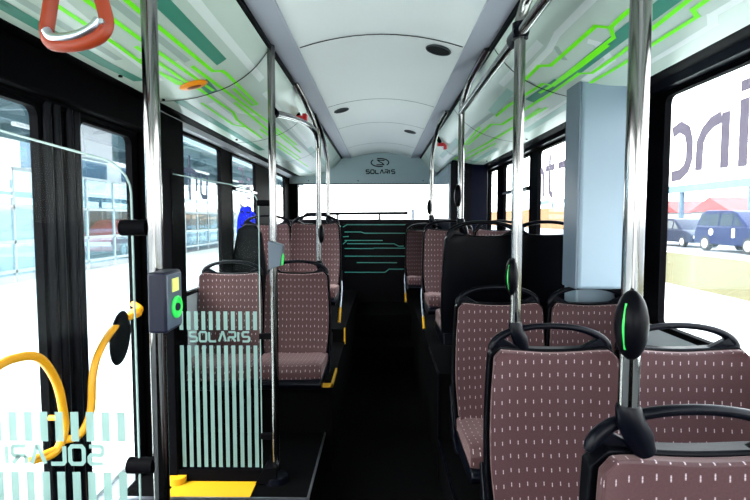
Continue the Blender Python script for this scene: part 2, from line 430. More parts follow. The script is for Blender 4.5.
# ---- lettering on the windows (as it is seen from inside)
def arc_n(y0, y1, b, t, r=.05):     # arch path from y0 to y1
    return [(y0, b), (y0, t-r), (y0+(.3 if y1 > y0 else -.3)*r, t-.3*r), (y0+(r if y1 > y0 else -r), t), (y1, t)]
def letters(win, s, strokes, w, M_):
    m = MB()
    for st in strokes: m.ribbon(st, w, lambda a, b: (s*1.2072, a, z(b)), 0)
    o = m.build('lettering', M_, win); return o
R1 = WIN[(1, -.3)]
letters(R1, 1, [
  [(1.700,.175),(1.700,.400)], [(1.700,.425),(1.700,.462)],
  [(1.790,.180),(1.790,.375)], [(1.812,.362),(1.865,.352),(1.905,.325),(1.928,.29),(1.932,.185)],
  [(2.11,.355),(2.055,.37),(2.01,.345),(1.993,.30),(1.993,.235),(2.01,.20),(2.05,.178),(2.11,.175)],
  [(1.52,.175),(1.45,.175),(1.42,.21),(1.42,.33),(1.45,.37),(1.56,.37),(1.59,.33)], ], .044, LETTER)
R2 = WIN[(1, 2.8)]
letters(R2, 1, [
  [(3.83,.355),(3.79,.36),(3.76,.33),(3.755,.16)],
  [(3.62,.46),(3.62,.20),(3.58,.17),(3.55,.17)], [(3.71,.365),(3.643,.365)], [(3.597,.365),(3.52,.365)],
  [(3.45,.36),(3.33,.365),(3.29,.32),(3.29,.16)], [(3.1,.16),(3.1,.36),(2.95,.36)]], .045, LETTER)
L1 = WIN[(-1, 2.88)]
letters(L1, -1, [
  [(2.975,.14),(2.975,.30)], [(2.975,.33),(2.975,.36)],
  [(3.04,.14),(3.04,.26),(3.07,.30),(3.15,.31)], [(3.165,.40),(3.165,.12)], [(3.18,.31),(3.25,.30),(3.28,.26),(3.28,.18)],
  [(3.36,.30),(3.36,.18),(3.39,.15),(3.47,.15),(3.48,.30)]], .032, LETTERL)
L2 = WIN[(-1, 4.03)]
letters(L2, -1, [
  [(4.30,.19),(4.30,.12),(4.40,.10),(4.42,.19)], [(4.52,.19),(4.64,.19),(4.66,.10),(4.54,.10),(4.54,.15)],
  [(4.25,.43),(4.38,.43),(4.38,.32),(4.25,.32)], [(4.52,.36),(4.62,.36),(4.62,.28),(4.5,.28)]], .022, LETTER)
m = MB(); m.prism([(4.16,-.12),(4.78,-.12),(4.78,.06),(4.70,.07),(4.6,.12),(4.3,.10),(4.2,.0)], 'x', -1.2073, -1.2068, 0)
for v in range(len(m.v)): m.v[v] = (m.v[v][0], m.v[v][1], z(m.v[v][2]))
for st in ([(4.28,.05),(4.28,-.05),(4.36,-.06),(4.40,-.02),(4.40,.05),(4.34,.07),(4.28,.05)], [(4.48,.06),(4.60,.06),(4.55,-.08)], [(4.66,.05),(4.74,.03),(4.66,-.06),(4.74,-.07)]):
    m.ribbon(st, .018, lambda a, b: (-1.2064, a, z(b)), 1)
tag(m.build('sticker', [BLUES, LETTERL], L2), 'blue sticker with figures on the glass')

# ---- front end (behind the camera): windscreen wall
m = MB(); m.box(-1.26, 1.26, F0-.06, F0, 0, .9); m.box(-1.26, 1.26, F0-.06, F0, 2.15, 2.5)
m.box(-1.26, -1.1, F0-.06, F0, .9, 2.15); m.box(1.1, 1.26, F0-.06, F0, .9, 2.15)
struct(m.build('wall_front', BLACK), 'front end of the cabin')

# ---- rear end
m = MB()
ring = [(s_*a, z(b)) for a, b, s_ in [(a, b, -1) for a, b in SPF[::-1]]] + pr + [(a, z(b)) for a, b in SPF]
m.prism([(-1.2, z(.455)), (-1.2, z(.60))] + ring + [(1.2, z(.60)), (1.2, z(.455))], 'y', 6.58, 6.64, 0)
m.box(-1.2, 1.2, 6.57, 6.6, z(.447), z(.462), 1)
for x in (-.95, -.3, .55): m.tube([(x, 6.576, z(.50)), (x, 6.585, z(.50))], .008, 8, 1)
to3 = lambda a, b: (a, 6.577, z(b))
solaris(m, -.195, .375, .592, .048, .013, to3, 1)
el = [(-.015+.115*math.cos(a), .735+.052*math.sin(a)) for a in [math.radians(k) for k in range(-40, 115, 15)]]
m.ribbon(el, .014, to3, 1); m.ribbon([(-.03-(x+.0), 1.47-y_) for x, y_ in el], .014, to3, 1)
m.ribbon([(.045,.762),(-.005,.765),(-.045,.765),(-.02,.745),(.02,.725),(.035,.707),(-.06,.705)], .013, to3, 1)
struct(m.build('wall_rear', [BULK, SEAM], smooth=False), 'grey rear bulkhead with a round emblem and dark lettering')
m = MB(); frame_mesh(m, 1, (6.5, 6.5001, 0, 1), (6.5, 6.5001, 0, 1), 0, 0) if False else None
m.box(-1.2, -1.1, 6.6, 6.72, z(-.05), z(.5)); m.box(.85, 1.2, 6.6, 6.72, z(-.05), z(.5)); m.box(-1.2, 1.2, 6.6, 6.72, 0, z(.0)); m.box(-1.2, 1.2, 6.66, 6.75, z(.5), z(.9))
w = struct(m.build('window_20', BLACK), 'wide rear window between the grey bulkhead and the black ledge')
g = MB(); g.box(-1.1, .85, 6.7, 6.704, z(0), z(.5)); g.build('window_pane', GLASS, w)

# engine cover with circuit lines
t = thing('engine_cover', (0, 6.2, .46), 'black rear cover across the aisle end printed with thin teal circuit lines', 'panel')
m = MB(); m.box(-1.19, .66, .02, .38, .16, 1.03); m.build('housing', BLACKG, t, bevel=.01)
m = MB(); m.box(-.48, .33, -.02, .02, .005, .98)
q3 = lambda a, b: (a, -.0215, z(b)-.46)
for pts in ([(-.47,-.10),(-.42,-.07),(.30,-.07)], [(-.45,-.16),(-.25,-.16),(-.20,-.175),(.30,-.175)], [(-.47,-.22),(-.40,-.215)], [(-.45,-.265),(.02,-.265)],
            [(-.42,-.305),(.16,-.305),(.22,-.335),(.28,-.335)], [(-.45,-.365),(-.1,-.365),(-.08,-.36),(.30,-.36)], [(-.45,-.46),(.31,-.46)], [(-.45,-.66),(.05,-.66),(.10,-.62),(.30,-.62)],
            [(-.47,-.31),(-.42,-.265)], [(-.3,-.54),(.2,-.54)]):
    m.ribbon(pts, .010, q3, 1)
m.build('front_panel', [BLACKG, LINE], t)
m = MB()
for pts in ([(-1.0,.95),(-.5,.95)], [(-1.1,.87),(-.62,.87),(-.57,.91)]): m.ribbon(pts, .010, lambda a, b: (a, .018, b), 0)
m.build('printed_lines', LINE, t)
# rail behind the seats
t = thing('safety_rail', (0, 6.32, 1.49), 'black horizontal tube rail in front of the rear window', 'rail')
m = MB(); m.tube([(-1.02,0,-.0),(-.94,0,.075),(.34,0,.085)], .019, 10); m.build('top_tube', PLASTIC, t)
for x in (-.55, -.02, .40):
    m = MB(); m.tube([(x,0,-.0),(x,0,.085 if x < .3 else .13)], .012 if x < .3 else .02, 10); m.build('post', PLASTIC if x < .3 else ALU, t)

# ---- rear right tower
t = thing('engine_tower', (.90, 5.15, .62), 'tall dark navy cabinet in the rear right corner', 'cabinet')
m = MB(); m.prism([(-.18,0),(.19,0),(.19,1.42),(-.18,1.42)], 'z', 0, z(.60)-.62); m.build('body', NAVY, t, bevel=.012)
m = MB(); m.prism([(.04,z(.0)-.62),(1.40,z(.0)-.62),(1.40,z(.54)-.62),(-.0,z(.56)-.62)], 'x', -.205, -.178); m.build('side_reflection_panel', REFLG, t, bevel=.006)  # pale piece painted as the window mirrored in the cabinet's glossy side
m = MB(); m.prism([(-.19,-.02),(.02,-.02),(.02,0.0),(-.19,0.0)], 'z', .72, z(.57)-.62); m.build('front_panel', BLACKG, t)

# ---- grey column at right wall
t = thing('duct_column', (1.0, 2.4, .24), 'tall blue-grey box column against the right wall behind the window seat', 'column')
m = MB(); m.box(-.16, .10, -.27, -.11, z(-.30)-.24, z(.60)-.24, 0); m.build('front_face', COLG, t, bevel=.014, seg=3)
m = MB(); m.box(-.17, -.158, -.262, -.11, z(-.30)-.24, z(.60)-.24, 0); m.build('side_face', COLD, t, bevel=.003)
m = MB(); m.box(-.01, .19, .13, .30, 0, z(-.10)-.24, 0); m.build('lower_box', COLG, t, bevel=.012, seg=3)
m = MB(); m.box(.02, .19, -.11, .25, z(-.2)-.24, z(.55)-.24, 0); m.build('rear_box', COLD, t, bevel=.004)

# ================================================================ DOORS
def door(n, y0, y1, g0, g1, flip):
    m = MB(); frame_mesh(m, -1, (y0, y1, .02, z(.42)), (g0, g1, .12, z(.385)), 1.185, 1.215, .035)
    for yy in ((g1+.035, g1+.085) if flip else (y0+.03, y0+.075)):
        m.tube([(-1.18, yy, .04), (-1.18, yy, z(.41))], .018, 10, 1)
    d = struct(m.build('door_%d' % n, [BLACK, PLASTIC]), 'black framed glass door leaf, %s' % ('nearer one' if n == 1 else 'farther one'))
    g = MB(); g.box(-1.206, -1.202, g0-.01, g1+.01, .11, z(.395)); g.build('door_glass', GLASS, d)
    return d
d1 = door(1, 1.28, 1.855, 1.33, 1.736, True)
d2 = door(2, 1.865, 2.44, 1.98, 2.385, False)
def ypath(pts): return smooth_path([(p[0], p[1], z(p[2])) for p in pts], 8)
h1 = ypath([(-1.17,1.36,-.50),(-1.12,1.40,-.435),(-1.12,1.49,-.425),(-1.12,1.60,-.455),(-1.12,1.68,-.56),(-1.12,1.712,-.68),(-1.12,1.712,-.75),(-1.12,1.66,-.80),(-1.17,1.62,-.81)])
m = MB(); m.tube(h1, .0145, 12); a = tag(m.build('grab_handle', YELLOW, d1), 'curved yellow handle')
m = MB(); m.tube([(-1.17,1.60,z(-.80)),(-1.12,1.66,z(-.79))], .010, 10); m.tube([(-1.17,1.71,z(-.70)),(-1.12,1.71,z(-.70))], .010, 10); m.build('handle_bracket', YELLOW, d1)
h2 = ypath([(-1.17,2.33,-.40),(-1.11,2.27,-.415),(-1.10,2.18,-.425),(-1.10,2.02,-.45),(-1.10,1.91,-.52),(-1.10,1.862,-.60),(-1.10,1.84,-.73),(-1.12,1.80,-.80),(-1.17,1.77,-.81)])
m = MB(); m.tube(h2, .0145, 12); tag(m.build('grab_handle', YELLOW, d2), 'curved yellow handle')
m = MB(); m.ball((-1.10,2.20,z(-.42)), .03, .03, .022); m.build('handle_bracket', YELLOW, d2)
m = MB(); m.ball((0,0,0), .022, .075, .115, 0, 20, 12); m.tube([(0,.0,0),(-.07,.03,0)], .02, 8)
p = m.build('door_pad', BLACKG, None, (-1.10, 2.07, z(-.50)), rot=(math.radians(-18),0,0)); tag(p, 'black oval pad behind the yellow handle by the far door leaf', 'door pad')

# ================================================================ GRAB POLES
PR = .018
def knob(t, x, y, zz, dx=.03):
    m = MB(); m.tube([(x, y, zz+.062), (x, y, zz+.055), (x+dx*.15, y, zz+.03), (x+dx*.6, y, zz-.0), (x+dx, y, zz-.028)], [PR*1.1, PR*1.25, PR*1.4, PR*1.45, PR*1.05], 14)
    m.build('base_clamp', PLASTIC, t)
def stopbtn(t, x, y, zz, sx, lit, big=False):
    if big: x += .004
    m = MB(); m.ball((x+sx*.018, y-.012-(.018 if big else 0), zz), .027 if big else .021, .032, .062, 0, 18, 12); b = m.build('stop_button', BLACKG, t)
    if lit:
        m = MB(); o_ = .039 if big else .034; b_ = .047 if big else .030
        m.tube(smooth_path([(x+sx*(o_-.005), y-b_+.004, zz-.040),(x+sx*(o_+.001), y-b_, zz),(x+sx*(o_-.005), y-b_+.004, zz+.040)]), .0024, 8)
        m.build('button_light', LED, b)
def collar(m, x, y, zz, r=.025, l=.05, ax='z'):
    d = {'z': (0,0,l/2), 'y': (0,l/2,0), 'x': (l/2,0,0)}[ax]
    m.tube([(x-d[0],y-d[1],zz-d[2]),(x+d[0],y+d[1],zz+d[2])], r, 14)
G = 'vertical stainless grab poles of the bus'
def pole(x, y, zb, path, label, kn=True, dx=.03):
    t = thing('grab_pole', (x, y, zb), label, 'grab pole', G)
    m = MB(); m.tube([(0,0,0.0)] + path, PR, 16); m.build('tube', STEEL, t)
    if kn: knob(t, 0, 0, -.03, dx)
    return t
# P1 near left
p1 = pole(-.527, 1.16, 0, [(0,0,2.31)], 'nearest left steel pole, carrying the large navy ticket validator', False)
m = MB(); collar(m, 0, 0, .02, .04, .04); m.build('floor_flange', PLASTIC, p1)
# P2 partition pole
p2 = pole(-.51, 2.36, .226, [(0,0,z(.805)-.226)], 'left steel pole beside the striped glass, carrying the small grey validator', False)
m = MB(); m.tube([(0,0,0),(0,0,.03),(0,0,.05)], [.06,.055,.02], 16); m.build('floor_flange', PLASTIC, p2)
# P5 nearest right, on seat e
S5 = z(-.37)
p5 = pole(.452, .90, S5, [(0,0,z(.80)-S5)], 'nearest right steel pole, thickest in the view, with a green lit stop button', dx=.035)
stopbtn(p5, 0, 0, z(-.185)-S5, -1, True, True)
m = MB(); collar(m, 0, 0, z(.60)-S5, .026, .06); m.build('rail_joint', BLACK, p5)
# P4
S4 = z(-.375)
p4 = pole(.449, 1.66, S4, [(0,0,z(.60)-S4)] + [(a, b, z(c)-S4) for a, b, c in [(.0,-.0,.64),(.012,-.015,.69),(.04,-.12,.76),(.05,-.26,.80)]], 'right steel pole rising from the large aisle seat, green lit stop button half way down')
stopbtn(p4, 0, 0, z(-.19)-S4, -1, True)
m = MB(); collar(m, 0, 0, z(.605)-S4, .026, .05); collar(m, 0, .03, z(.60)-S4, .026, .09, 'y'); m.build('rail_joint', PLASTIC, p4)
# P3
S3 = z(-.03)
p3 = pole(.451, 2.85, S3, [(0,0,.52)] + [(a, b, z(c)-S3) for a, b, c in [(.0,-.0,.58),(.004,-.03,.66),(.02,-.14,.735),(.04,-.30,.78),(.05,-.45,.80)]], 'right steel pole on the black seat back, plain black button near its foot')
stopbtn(p3, 0, 0, z(.13)-S3, -1, False)
p3b = pole(.425, 4.25, S3+.03, [(0,0,.40)] + [(a, b, z(c)-S3-.03) for a, b, c in [(.0,-.0,.48),(.01,-.08,.62),(.03,-.25,.74),(.06,-.5,.80)]], 'rearmost right steel pole, curving forward to the ceiling beside the red hammer')
stopbtn(p3b, 0, 0, z(.10)-S3-.03, -1, False)
S7 = z(-.31)
p7 = pole(-.417, 3.35, S7, [(0,0,z(.48)-S7)] + [(a, b, z(c)-S7) for a, b, c in [(-.0,-.01,.56),(-.03,-.08,.66),(-.06,-.2,.74),(-.09,-.36,.80)]], 'left steel pole on the handle of the front aisle seat, with black button')
stopbtn(p7, 0, 0, z(-.10)-S7, 1, False)
S8 = z(-.0)
p8 = pole(-.46, 4.35, S8, [(0,0,z(.40)-S8)] + [(a, b, z(c)-S8) for a, b, c in [(0,-.01,.5),(-.015,-.12,.63),(-.03,-.28,.73),(-.05,-.5,.80)]], 'rearmost left steel pole, on the raised patterned aisle seat')
# rails
t = thing('handrail', (.45, 1.9, z(.60)), 'long steel rail linking the right poles just under the ceiling', 'handrail')
m = MB(); m.tube([(.0,-1.0,0),(0,.94,0)], PR*.95, 14); m.build('tube', STEEL, t)
m = MB(); m.tube([(.0,-1.9,0),(0,-1.0,0)], PR*.95, 14); m.build('tube', STEEL, t)
t = thing('handrail', (-.5, 2.4, z(.5)), 'curved steel rail joining the two left poles above the striped glass', 'handrail')
m = MB(); m.tube(smooth_path([(0,0,0),(.03,.35,.045),(.06,.70,.07),(.078,.88,.05),(.083,.95,-.03)], 6), PR*.9, 14); m.build('tube', STEEL, t)
m = MB(); collar(m, -.005, -.02, 0, .022, .05, 'y'); m.build('joint', BLACK, t)
t = thing('handrail', (-.56, .3, z(.62)), 'steel rail at top left that the orange strap hangs from', 'handrail')
m = MB(); m.tube([(0,-1.2,0),(0,.83,0),(.03,.86,0)], PR*.95, 14); m.build('tube', STEEL, t)

# ---- grab strap
t = thing('grab_strap', (-.56, .93, z(.60)), 'orange triangular grab strap with a silver bar hanging at top left', 'grab strap')
A, B_, T1, T2 = Vector((-.050,.0,-.272)), Vector((.058,.0,-.258)), Vector((-.012,0,-.02)), Vector((.012,0,-.02))
def band(m, pts, w, th):
    m.tube(pts, w, 8, 0, th)
m = MB()
lp = smooth_path([T1, T1.lerp(A,.5), A+Vector((.004,0,.045)), A+Vector((-.001,0,.014)), A+Vector((.010,0,-.008)), (A+B_)/2+Vector((0,0,-.016)), B_+Vector((-.014,0,-.010)), B_+Vector((.001,0,.012)), B_+Vector((-.004,0,.045)), T2.lerp(B_,.5), T2], 6)
m.tube(lp, .0125, 14)
m.tube([(0,0,-.03),(0,0,.0)], .02, 10)
m.build('loop', ORANGE, t)
m = MB(); m.tube(smooth_path([A+Vector((.002,-.007,.014)), A+Vector((.014,-.008,.001)), (A+B_)/2+Vector((.0,-.008,-.004)), B_+Vector((-.022,-.008,.003)), B_+Vector((-.008,-.007,.018))], 6), .0085, 12)
m.build('silver_bar', ALU, t)
m = MB(); m.tube([B_+Vector((0,-.018,.012)), B_+Vector((0,-.012,.012))], .005, 10); m.build('rivet', ALU, t)
m = MB(); m.tube([(0,-.03,.02),(0,.03,.02)], .03, 14); m.build('sleeve', BLACK, t)

# ---- validators
t = thing('ticket_validator', (-.512, 1.12, z(-.252)), 'large navy ticket validator with glowing green ring on the nearest left pole', 'ticket validator')
m = MB(); m.prism([(.0,-.04),(.042,-.04),(.040,.05),(-.0,.05)], 'z', .0, .135); m.build('body', NAVYP, t, bevel=.006, seg=3)
m = MB(); m.prism([(.040,-.036),(.044,-.036),(.042,.046),(.038,.046)], 'z', .006, .129); f = m.build('face_plate', VGREY, t, bevel=.002)
c = Vector((.0335,-.026,.045)); ux = Vector((0,1,0))
def ring_pts(r): return [c + ux*math.cos(a)*r + Vector((0,0,1))*math.sin(a)*r*1.0 + Vector((.0035,-.001,0)) for a in [2*math.pi*k/20 for k in range(21)]]
m = MB(); c = Vector((.043,.008,.052)); m.tube(ring_pts(.022), .004, 8); m.build('green_ring', LED, t)
m = MB(); m.tube([c+Vector((.0,0,0)), c+Vector((.003,0,0))], .021, 20); m.build('ring_face', LED, t)
m = MB(); m.tube([c+Vector((.0,0,0)), c+Vector((.006,-.0015,0))], .009, 14); m.build('card_symbol', NAVYP, t)
m = MB(); m.prism([(.043,-.012),(.0455,-.012),(.0445,.024),(.042,.024)], 'z', .088, .118); m.build('yellow_label', LEDY, t)
t = thing('ticket_validator', (-.49, 2.325, z(-.235)), 'small grey ticket validator on the pole beside the striped glass', 'ticket validator')
m = MB(); m.prism([(-.03,0),(.028,.02),(.034,.115),(-.03,.135)], 'y', -.03, .03); m.build('body', VGREY, t, bevel=.004)
m = MB(); m.prism([(.028,.02),(.033,.022),(.038,.06),(.036,.075),(.031,.06)], 'y', -.025, .0); m.build('green_light', LED, t)

# ================================================================ GLASS PARTITIONS
def partition(y, xs, xe, zb, topr, topl, rr, st0, st1, pitch, text0, textw, mirrored, label, parentbase):
    """xs = aisle-side edge, xe = wall-side edge (more negative)"""
    t = thing('glass_partition', ((xs+xe)/2, y, zb), label, 'partition', 'striped glass partitions')
    ox = (xs+xe)/2
    pts = [(xe-ox, 0), (xs-ox, 0), (xs-ox, topr-rr-zb)]
    for k in range(1, 6):
        a = math.radians(90*k/5); pts.append((xs-ox-rr+rr*math.cos(a), topr-zb-rr+rr*math.sin(a)+.3*rr*(1-math.cos(a))))
    pts += [(xe-ox, topl-zb)]
    m = MB(); m.prism(pts, 'y', -.004, .004); g = m.build('glass_pane', PGLASS, t)
    e = MB(); e.tube([(p[0], 0, p[1]) for p in pts[1:]], .0028, 6); e.build('polished_edge', mat('glass_edge', (.28,.38,.36), .2), t)
    q = lambda a, b: (a-ox, -.0055, b-zb)
    m = MB(); n = 0; x = st0
    while n < 11:
        xx = x - n*pitch*-1 if False else x - n*pitch
        if xx < xe+.01: break
        m.ribbon([(xx, z(-.585)-.02), (xx, parentbase)], pitch*.52, q)
        m.ribbon([(xx, z(-.53)+.0), (xx, st1)], pitch*.52, q)
        n += 1
    m.build('frosted_stripes', FROST, g)
    m = MB()
    if mirrored: solaris(m, 0, textw, z(-.585), .043, .010, lambda a, b: (text0 - a - ox, -.0055, b-zb))
    else: solaris(m, 0, textw, z(-.585), .045, .010, lambda a, b: (text0 + a - ox, -.0055, b-zb))
    m.build('lettering', FROST, g)
    return t, ox
t, ox = partition(2.36, -.578, -1.0, z(-1.215), z(.13), z(.215), .07, -.601, z(-.44), .0354, -.915, .285, False, 'farther striped glass partition with readable white lettering, beside the thin steel pole', z(-1.205))
for zz in (z(.075), z(-.56), z(-1.05)):
    m = MB(); m.box(-.583-ox, -.52-ox, -.014, .014, zz-z(-1.215)-.014, zz-z(-1.215)+.014); m.build('clamp', BLACK, t, bevel=.004)
m = MB(); m.box(-1.05-ox, -.55-ox, -.02, .03, -.05, .004); m.prism([(-.60-ox,-.05),(-.50-ox,-.05),(-.50-ox,.03),(-.56-ox,.02)], 'y', -.05, .05); m.build('base_rail', BLACK, t)
m = MB(); m.box(-1.1-ox, -.98-ox, -.025, .025, -.05, 1.45); m.build('wall_post', BLACK, t, bevel=.006)
t, ox = partition(1.16, -.580, -1.12, .10, z(.12), z(.27), .06, -.618, z(-.458), .0372, -.664, .285, True, 'nearest left glass partition with mirrored lettering, cut by the lower left corner', .12)
for zz in (z(-.02), z(-.59), .3):
    m = MB(); m.tube([(-.605-ox, 0, zz-.1), (-.545-ox, 0, zz-.1)], .019, 12); m.build('clamp', BLACK, t)
m = MB(); m.box(-1.12-ox, -.58-ox, -.02, .02, -.10, .01); m.build('base_rail', BLACK, t)

# ================================================================ SEATS
def halfw(t):      # half width of pad by height fraction (1 top)
    w = .196 + .016*math.sin(min(1, (1-t)*1.6)*math.pi/2) - .012*max(0, .3-t)/.3
    return w
def back_y(zr):    # recline: zr is 0 at top, negative down
    return .14*zr + .05*math.cos((zr+.27)/.54*math.pi) - .0
def sheet(m, z0, z1, grow, y_off, thick, sag, mi=0, nx=14, nz=22, rad=.020):
    F = []; Bk = []
    for j in range(nz+1):
        t = j/nz; zr = z0 + (z1-z0)*t; hw = halfw(t) + grow
        top = (z1-zr); 
        if top < rad: hw -= rad - math.sqrt(max(0, rad**2-(rad-top)**2))
        bot = zr - z0
        if bot < rad*.6: hw -= (rad*.6 - math.sqrt(max(0, (rad*.6)**2-(rad*.6-bot)**2)))
        for i in range(nx+1):
            u = -1 + 2*i/nx; x = u*hw
            zz = zr - sag*(1-u*u)*t**6
            y = .14*(zz) + y_off - .028*u**4*(1 if mi == 0 else 1) + .018*math.sin(min(1, max(0, (zz-z0)/(z1-z0)))*math.pi)
            F.append((x, y, zz)); Bk.append((x*(1), y+thick, zz))
    n = nx+1; fs = []
    N = len(F)
    for j in range(nz):
        for i in range(nx):
            a = j*n+i
            fs.append((a, a+1, a+n+1, a+n)); fs.append((N+a, N+a+n, N+a+n+1, N+a+1))
    rim = [i for i in range(n)] + [j*n+nx for j in range(1, nz+1)] + [nz*n+i for i in range(nx-1, -1, -1)] + [j*n for j in range(nz-1, 0, -1)]
    for k in range(len(rim)):
        a, b = rim[k], rim[(k+1) % len(rim)]; fs.append((a, b, N+b, N+a))
    m.add(F+Bk, fs, mi)
def make_seat(H, leg_side, rail=True):
    """origin on the platform under the top of the backrest, sitter faces -y; H = height of the fabric's top edge"""
    P = {}
    def part(name, m, M_, bevel=0, par=None, label=None):
        for i, v in enumerate(m.v): m.v[i] = (v[0], v[1], v[2]+H)
        o = m.build(name, M_, par, bevel=bevel, seg=3); P.setdefault(name, []).append(o)
        if label: o['label'] = label
        return o
    root = bpy.data.objects.new('bus_chair', None); COL.objects.link(root); root.empty_display_size = .1
    m = MB(); sheet(m, -.53, 0, 0, -.022, .03, .016); part('backrest', m, FAB, .006, root)
    m = MB(); sheet(m, -.60, .006, .013, .006, .045, .014, rad=.03); part('shell', m, BLACKG, .006, root)
    # arched handle over the top of the shell
    m = MB(); pts = []; rs = []
    for k in range(21):
        a = math.pi*k/20; c_ = math.cos(a); s_ = math.sin(a)
        pts.append((-.192*abs(c_)**.95*(1 if c_ > 0 else -1), .020, -.012 + .080*s_**.92)); rs.append(.0105 + .005*abs(c_)**3)
    m.tube(pts, rs, 12, 0, 1.); m.prism([(-.200,-.03),(-.200,.0),(-.165,.030),(-.10,-.004),(-.10,-.03)], 'y', .008, .032); m.prism([(.200,-.03),(.200,.0),(.165,.030),(.10,-.004),(.10,-.03)], 'y', .008, .032)
    part('handle', m, PLASTIC, .004, root)
    # cushion
    m = MB(); prof = [(-.055,-.575),(-.055,-.535),(-.075,-.508),(-.14,-.505),(-.30,-.497),(-.43,-.482),(-.468,-.490),(-.485,-.515),(-.482,-.555),(-.465,-.575)]
    prof = [(y, zz-.015) for y, zz in prof]
    nx = 10; n = len(prof); vs = []; fs = []
    for i in range(nx+1):
        u = -1+2*i/nx; x = u*.209
        for (y, zz) in prof:
            up = 1 if zz > -.57 else 0
            vs.append((x*(1-.06*max(0, (y+.25))*0), y+.02*u*u*(y < -.4), zz+up*(.012*u*u-.014*(abs(u) > .99))))
    for i in range(nx):
        for k in range(n): fs.append((i*n+k, i*n+(k+1) % n, (i+1)*n+(k+1) % n, (i+1)*n+k))
    fs += [tuple(range(n)), tuple(range(nx*n, nx*n+n))[::-1]]
    m.add(vs, fs); part('cushion', m, FAB, .008, root)
    m = MB(); m.prism([(-.02,-.57),(-.485,-.575),(-.50,-.60),(-.47,-.635),(-.12,-.65),(.0,-.63)], 'x', -.212, .212); part('seat_pan', m, PLASTIC, .008, root)
    # pedestal
    m = MB(); m.prism([(-.08,-.64),(-.36,-.64),(-.30,-H),(-.13,-H)], 'x', -.05, .05); part('pedestal', m, BLACK, .006, root)
    if leg_side:
        s = leg_side
        xa, xb = sorted((s*.214, s*.226))
        m = MB(); m.prism([(.02,-.40),(.045,-.42),(-.03,-.60),(-.12,-.66),(-.20,-.64),(-.10,-.60),(-.03,-.50)], 'x', xa, xb); part('side_wing', m, PLASTIC, .003, root)
        if not rail: return root
        m = MB(); m.tube([(s*.222,-.02,-.50),(s*.228,-.05,-.56),(s*.228,-.16,-.66),(s*.226,-.30,max(-H+.01,-.80))], .008, 10); part('side_rail', m, ALU, 0, root)
        m = MB(); m.tube([(s*.226,-.20,-.70),(s*.226,-.30,max(-H+.012,-.80))], .011, 10); part('rail_foot', m, YELLOW2, 0, root, 'yellow foot of the side rail')
    return root
def copy_tree(o, parent=None):
    c = o.copy(); COL.objects.link(c); c.parent = parent
    for ch in [x for x in bpy.data.objects if x.parent == o]: copy_tree(ch, c)
    return c
GS = 'patterned seats facing the front of the bus'
def put(o, x, y, zb, label, group=GS, rz=0):
    o.location = (x, y, zb); o.rotation_euler = (0, 0, rz); tag(o, label, 'bus seat', group); return o
dep = bpy.context.evaluated_depsgraph_get
TOPS = 1.07; B1 = .24
sA = make_seat(TOPS-B1+.005, -1, False)
put(sA, .566, 1.64, B1, 'large brown dash-patterned aisle seat on the right, steel pole standing on its handle')
put(copy_tree(sA), .590, .905, B1, 'nearest brown patterned seat, only its top and black handle at the bottom right')
o = put(copy_tree(sA), .567, 2.40, B1-.0, 'right aisle seat in the row behind the large one, brown patterned back half hidden'); o.scale = (1,1,1.03)
sW = make_seat(TOPS-B1+.01, 0)
put(sW, .984, 1.63, B1, 'brown patterned window seat at right edge below the big car-view window')
o = put(copy_tree(sW), .993, 2.37, B1, 'small brown patterned window seat in front of the blue-grey column'); o.scale = (.95,1,1.03)
sR = make_seat(z(-.085)-.62, -1)
GB = 'black seat backs facing the rear'
put(sR, .567, 2.80, .62, 'black seat back on the right aisle, the one with a steel pole', GB, math.pi)
sR2 = make_seat(z(-.085)-.62, 0)
put(sR2, .984, 3.0, .62, 'black seat back beside the right window, left of the blue-grey column', GB, math.pi)
put(copy_tree(sR), .567, 4.20, .62, 'raised brown patterned aisle seat on the right behind the black seat backs')
put(copy_tree(sR2), .984, 4.15, .62, 'raised brown patterned seat by the right window behind the black seat backs')
put(copy_tree(sR), .50, 5.75, .62-.04, 'rearmost right aisle seat, a thin pink-brown strip beside the aisle end')
sL = make_seat(z(-.35)-.52, 1, False)
put(sL, -.555, 3.30, .52, 'left aisle seat just behind the striped glass, brown patterned with pale cushion')
sL2 = make_seat(z(-.35)-.52, 0)
put(sL2, -.985, 3.27, .52, 'left window seat seen through the striped glass partition')
sM = make_seat(z(-.035)-.62, 1)
put(sM, -.564, 4.30, .62, 'raised left aisle seat, tall brown patterned back below the rearmost left pole')
sM2 = make_seat(z(-.04)-.62, 0)
put(sM2, -.984, 4.30, .62, 'raised left window seat in dim light, behind the black moulded guard')
# moulded guard at left window
m = MB(); m.prism([(-.17,0),(.10,0),(.10,.45),(.06,.76),(.02,.83),(-.06,.84),(-.13,.80),(-.17,.6)], 'y', 0, .05)
tag(m.build('seat_guard', BLACKG, None, (-1.02, 3.99, .62), bevel=.01), 'black moulded guard standing by the left window before the raised seats', 'guard')

